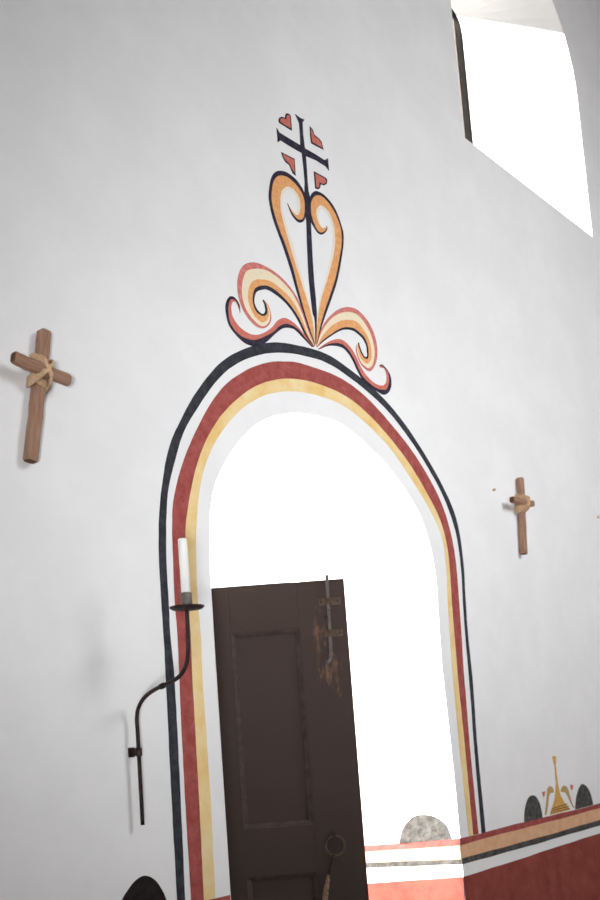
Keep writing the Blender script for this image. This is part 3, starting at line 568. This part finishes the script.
def wooden_cross(top, bot, left, right, pw, label):
    top, bot, left, right = map(Vector, (top, bot, left, right))
    dv = (top - bot); Lv = dv.length; dv.normalize()
    root = thing('wooden_cross', (top.x * .5 + bot.x * .5, 0, (top.z + bot.z) / 2)); tag(root, label, 'cross', 'wooden crosses on the wall')
    off = root.location.copy(); out = Vector((0, -1, 0))
    pt = .032
    def mk(name, p, d, L, w, t):
        # built along its own z so that the grain runs lengthwise
        b = bmesh.new(); ends = wood_bar(b, Vector((0, 0, 0)), Vector((0, 0, 1)), L, w, t, Vector((0, -1, 0)))
        for f in ends: f.material_index = 1
        o = obj(name, b, M['crosswood'], root); o.data.materials.append(M['crossend'])
        ang = math.atan2(d.x, d.z); o.rotation_euler = (0, ang, 0); o.location = p - off; return o
    mk('upright', (top + bot) / 2 + Vector((0, -pt / 2 - .006 - (top + bot).y / 2, 0)), dv, Lv, pw, pt)
    dh = right - left; Lh = dh.length; dh.normalize()
    ph = (left + right) / 2; ph.y = -pt - .006 - .014
    mk('crossbar', ph, dh, Lh, pw * .92, .028)
    # raffia lashing: two diagonal bundles over the crossing
    s = (ph - bot).dot(dv); cx = bot + dv * s; cx = Vector((ph.x * .3 + cx.x * .7, 0, ph.z))
    b = bmesh.new(); hw = pw / 2 + .004; rr = .0030
    yb = -.0035; yf = -(.006 + pt + .028) - .003
    up = Vector((dv.x, 0, dv.z)); ac = Vector((dh.x, 0, dh.z))
    for sg in (1, -1):
        for k in range(6):
            o = (k - 2.5) * .0060; e = random.uniform(-.0012, .0012)
            A = up * (hw + .011 + o) + ac * sg * (hw + .004); B = up * (-(hw + .011) + o) - ac * sg * (hw + .004)
            path = []
            P_ = [(A, -.014), (A * .93, -.036), (A * .62, yf * .93), (A * .3, yf), (Vector((0, 0, 0)) + up * o * .6, yf - .0022 * (1 if sg > 0 else .1)), (B * .3, yf), (B * .62, yf * .93), (B * .93, -.036), (B, -.014), (B * .6, yb), (A * .6, yb)]
            P3 = [cx + q + Vector((0, y + e, 0)) - off for q, y in P_]
            path = closed_spline(P3, 4)
            tube(b, path, rr, 6, True)
    # two turns round the upright above and below the bar
    for sg in (1, -1):
        for k in range(4):
            c = cx + up * sg * (pw * .46 + .006 + .0055 * k)
            P3 = []
            for q in range(20):
                t = 2 * pi * q / 20
                ct, sn = math.cos(t), math.sin(t)
                x = (pw / 2 + .002) * max(-1, min(1, 1.35 * ct)); y = -.006 - pt / 2 + (pt / 2 + .002) * max(-1, min(1, 1.35 * sn))
                P3.append(c + ac * x + Vector((0, y, 0)) + up * .004 * ct * sg - off)
            tube(b, P3, rr, 6, True)
    l = obj('raffia_lashing', b, M['rope'], root, True); l['label'] = 'tan raffia lashing'
    b = bmesh.new(); tube(b, [Vector((0, .01, 0)) + (top - dv * .03) - off + Vector((0, -top.y, 0)), (top - dv * .03) - off + Vector((0, -top.y - .008, 0))], .003, 8); obj('nail', b, M['iron'], root, True)
    return root
wooden_cross(D['cl'][0][0], D['cl'][0][1], D['cl'][1][0], D['cl'][1][1], .034, 'brown wooden cross lashed with raffia, hanging tilted left of the arch')
wooden_cross(D['cr'][0][0], D['cr'][0][1], D['cr'][1][0], D['cr'][1][1], .031, 'brown wooden cross lashed with raffia, hanging right of the arch')

# small pegs left in the plaster
for (x, z), lb in zip(D['pegs'], ('tiny tan peg in the plaster left of the right wooden cross', 'tiny tan peg in the plaster right of the right wooden cross')):
    b = bmesh.new(); lathe(b, [(.006, -.004), (.006, .010), (.0045, .014), (.001, .015)], (x, 0, z), 10)
    for v in b.verts: v.co = Vector((x, 0, z)) + Matrix.Rotation(pi / 2, 3, 'X') @ (v.co - Vector((x, 0, z)))
    tag(obj('wall_peg', b, M['rope']), lb, 'peg', 'pegs in the plaster')

# ---------------------------------------------------------------- iron sconce and its candle
sx = D['sx']
sc = tag(thing('candle_sconce', (sx, 0, 1.53)), 'black wrought-iron sconce with a curved arm left of the doorway', 'sconce')
def spart(name, b, mat, smooth=True):
    o = obj(name, b, mat, sc, smooth); o.location = -sc.location; return o
sp = [Vector((p[0], p[1])) for p in D['stem_path']]
sp[0].x = sp[1].x = sp[2].x = sp[3].x = -.0335
path = [Vector((sx, p.x, p.y)) for p in spline(sp, 6)]
path[-1].z = 1.903
b = bmesh.new(); tube(b, path, .0058, 12); spart('stem', b, M['iron'])
b = bmesh.new(); lathe(b, [(.008, -.012), (.0095, -.009), (.0095, .009), (.008, .012)], (sx, -.0335, 1.5305), 14); spart('clamp_collar', b, M['iron'])
b = bmesh.new(); box(b, (sx - .004, -.028, 1.520), (sx + .004, .02, 1.541), bev=.0012); box(b, (sx - .011, -.004, 1.517), (sx + .011, .0005, 1.544), bev=.001); spart('wall_bracket', b, M['iron'], False)
k0 = D['candle'][4]
i0 = min(range(len(path)), key=lambda i: (path[i].y - k0[0]) ** 2 + (path[i].z - k0[1]) ** 2)
b = bmesh.new(); t = (path[i0 + 1] - path[i0 - 1]).normalized(); c = path[i0]
tube(b, [c - t * .010, c - t * .007, c + t * .007, c + t * .010], lambda f: .0085 if 0.2 < f < .8 else .0065, 12); spart('arm_knot', b, M['iron'])
cy, cz = path[-1].y, 1.905
b = bmesh.new(); lathe(b, [(.008, -.004), (.040, -.002), (.0465, .002), (.0475, .006), (.0460, .006), (.039, .002), (.005, 0)], (sx, cy, cz), 36); spart('drip_pan', b, M['iron'])
b = bmesh.new(); lathe(b, [(.0155, 0), (.0160, .002), (.0158, .040), (.0150, .042), (.0136, .042), (.0134, .010), (.001, .010)], (sx, cy, cz + .001), 24); spart('candle_cup', b, M['socket'])
b = bmesh.new()
lathe(b, [(.0125, 0), (.0125, .145), (.0122, .173), (.0105, .179), (.006, .1805), (.0008, .181), ], (0, 0, 0), 24)
cd = obj('candle', b, M['wax'], None, True); cd.location = (sx, cy, cz + .0115); cd.rotation_euler = (math.radians(1.0), math.radians(-1.6), 0)
tag(cd, 'plain white candle standing in the iron sconce', 'candle')
b = bmesh.new(); tube(b, [(0, 0, .179), (.0006, 0, .183), (.002, 0, .186)], .0008, 6); obj('wick', b, M['iron'], cd, True)

# ---------------------------------------------------------------- light
w = bpy.data.worlds.new('sky'); S.world = w; w.use_nodes = True
bg = w.node_tree.nodes['Background']; bg.inputs[0].default_value = (.93, .96, 1, 1); bg.inputs[1].default_value = 2.6
def lamp(name, kind, loc, rot, energy, col, **k):
    l = bpy.data.lights.new(name, kind); l.energy = energy; l.color = col
    for a, v in k.items(): setattr(l, a, v)
    o = bpy.data.objects.new(name, l); o.location = loc; o.rotation_euler = rot; COL.objects.link(o); return o
sd = Vector((2.35, -1.0, -.22)).normalized()
o = lamp('sun', 'SUN', (0, 10, 10), (0, 0, 0), 66, (1, .95, .88), angle=math.radians(.6)); o.rotation_euler = sd.to_track_quat('-Z', 'Y').to_euler()
for (a, c), e in list(zip(WX, (0,92)))[1:]:
    wp = Vector(((a + c) / 2, YB - .05, 4.95)); wd = Vector((5.2 - 4.2, 5.65, 1.9 - 4.95))
    o = lamp('window_daylight', 'AREA', wp, (0, 0, 0), e, (.97, .985, 1), shape='RECTANGLE', size=2.1, size_y=2.1, spread=math.radians(112)); o.rotation_euler = wd.to_track_quat('-Z', 'Y').to_euler()

lp = Vector((-2.145, -4.187, .75)); ld = Vector((3.02, 0, 2.6)) - lp
o = lamp('added_pool_light', 'AREA', lp, (0, 0, 0), 13, (.975, .99, 1), shape='DISK', size=0.9, spread=math.radians(33)); o.rotation_euler = ld.to_track_quat('-Z', 'Y').to_euler()  # added lamp behind the camera; its narrow cone leaves the view's corners darker

# ---------------------------------------------------------------- camera
cam = bpy.data.cameras.new('camera'); co = bpy.data.objects.new('camera', cam); COL.objects.link(co)
cam.sensor_width = 36; cam.sensor_fit = 'AUTO'; cam.lens = 39.3572; cam.shift_y = .192861; cam.clip_start = .02
R3 = Matrix(((.65283514, -.03641137, -.75662441), (-.75400963, -.12701198, -.64446679), (-.07263445, .99123265, -.11037241)))
co.matrix_world = Matrix.Translation((0, -2.2, 1.55)) @ R3.to_4x4()
cam.dof.use_dof = True; cam.dof.focus_distance = 3.3; cam.dof.aperture_fstop = 3.5
S.camera = co
S.view_settings.view_transform = 'Standard'; S.view_settings.look = 'None'; S.view_settings.gamma = 1; S.view_settings.use_curve_mapping = False
S.view_settings.exposure = 0.0
S.cycles.use_denoising = True
S.cycles.max_bounces = 10; S.cycles.diffuse_bounces = 7; S.cycles.sample_clamp_indirect = 6
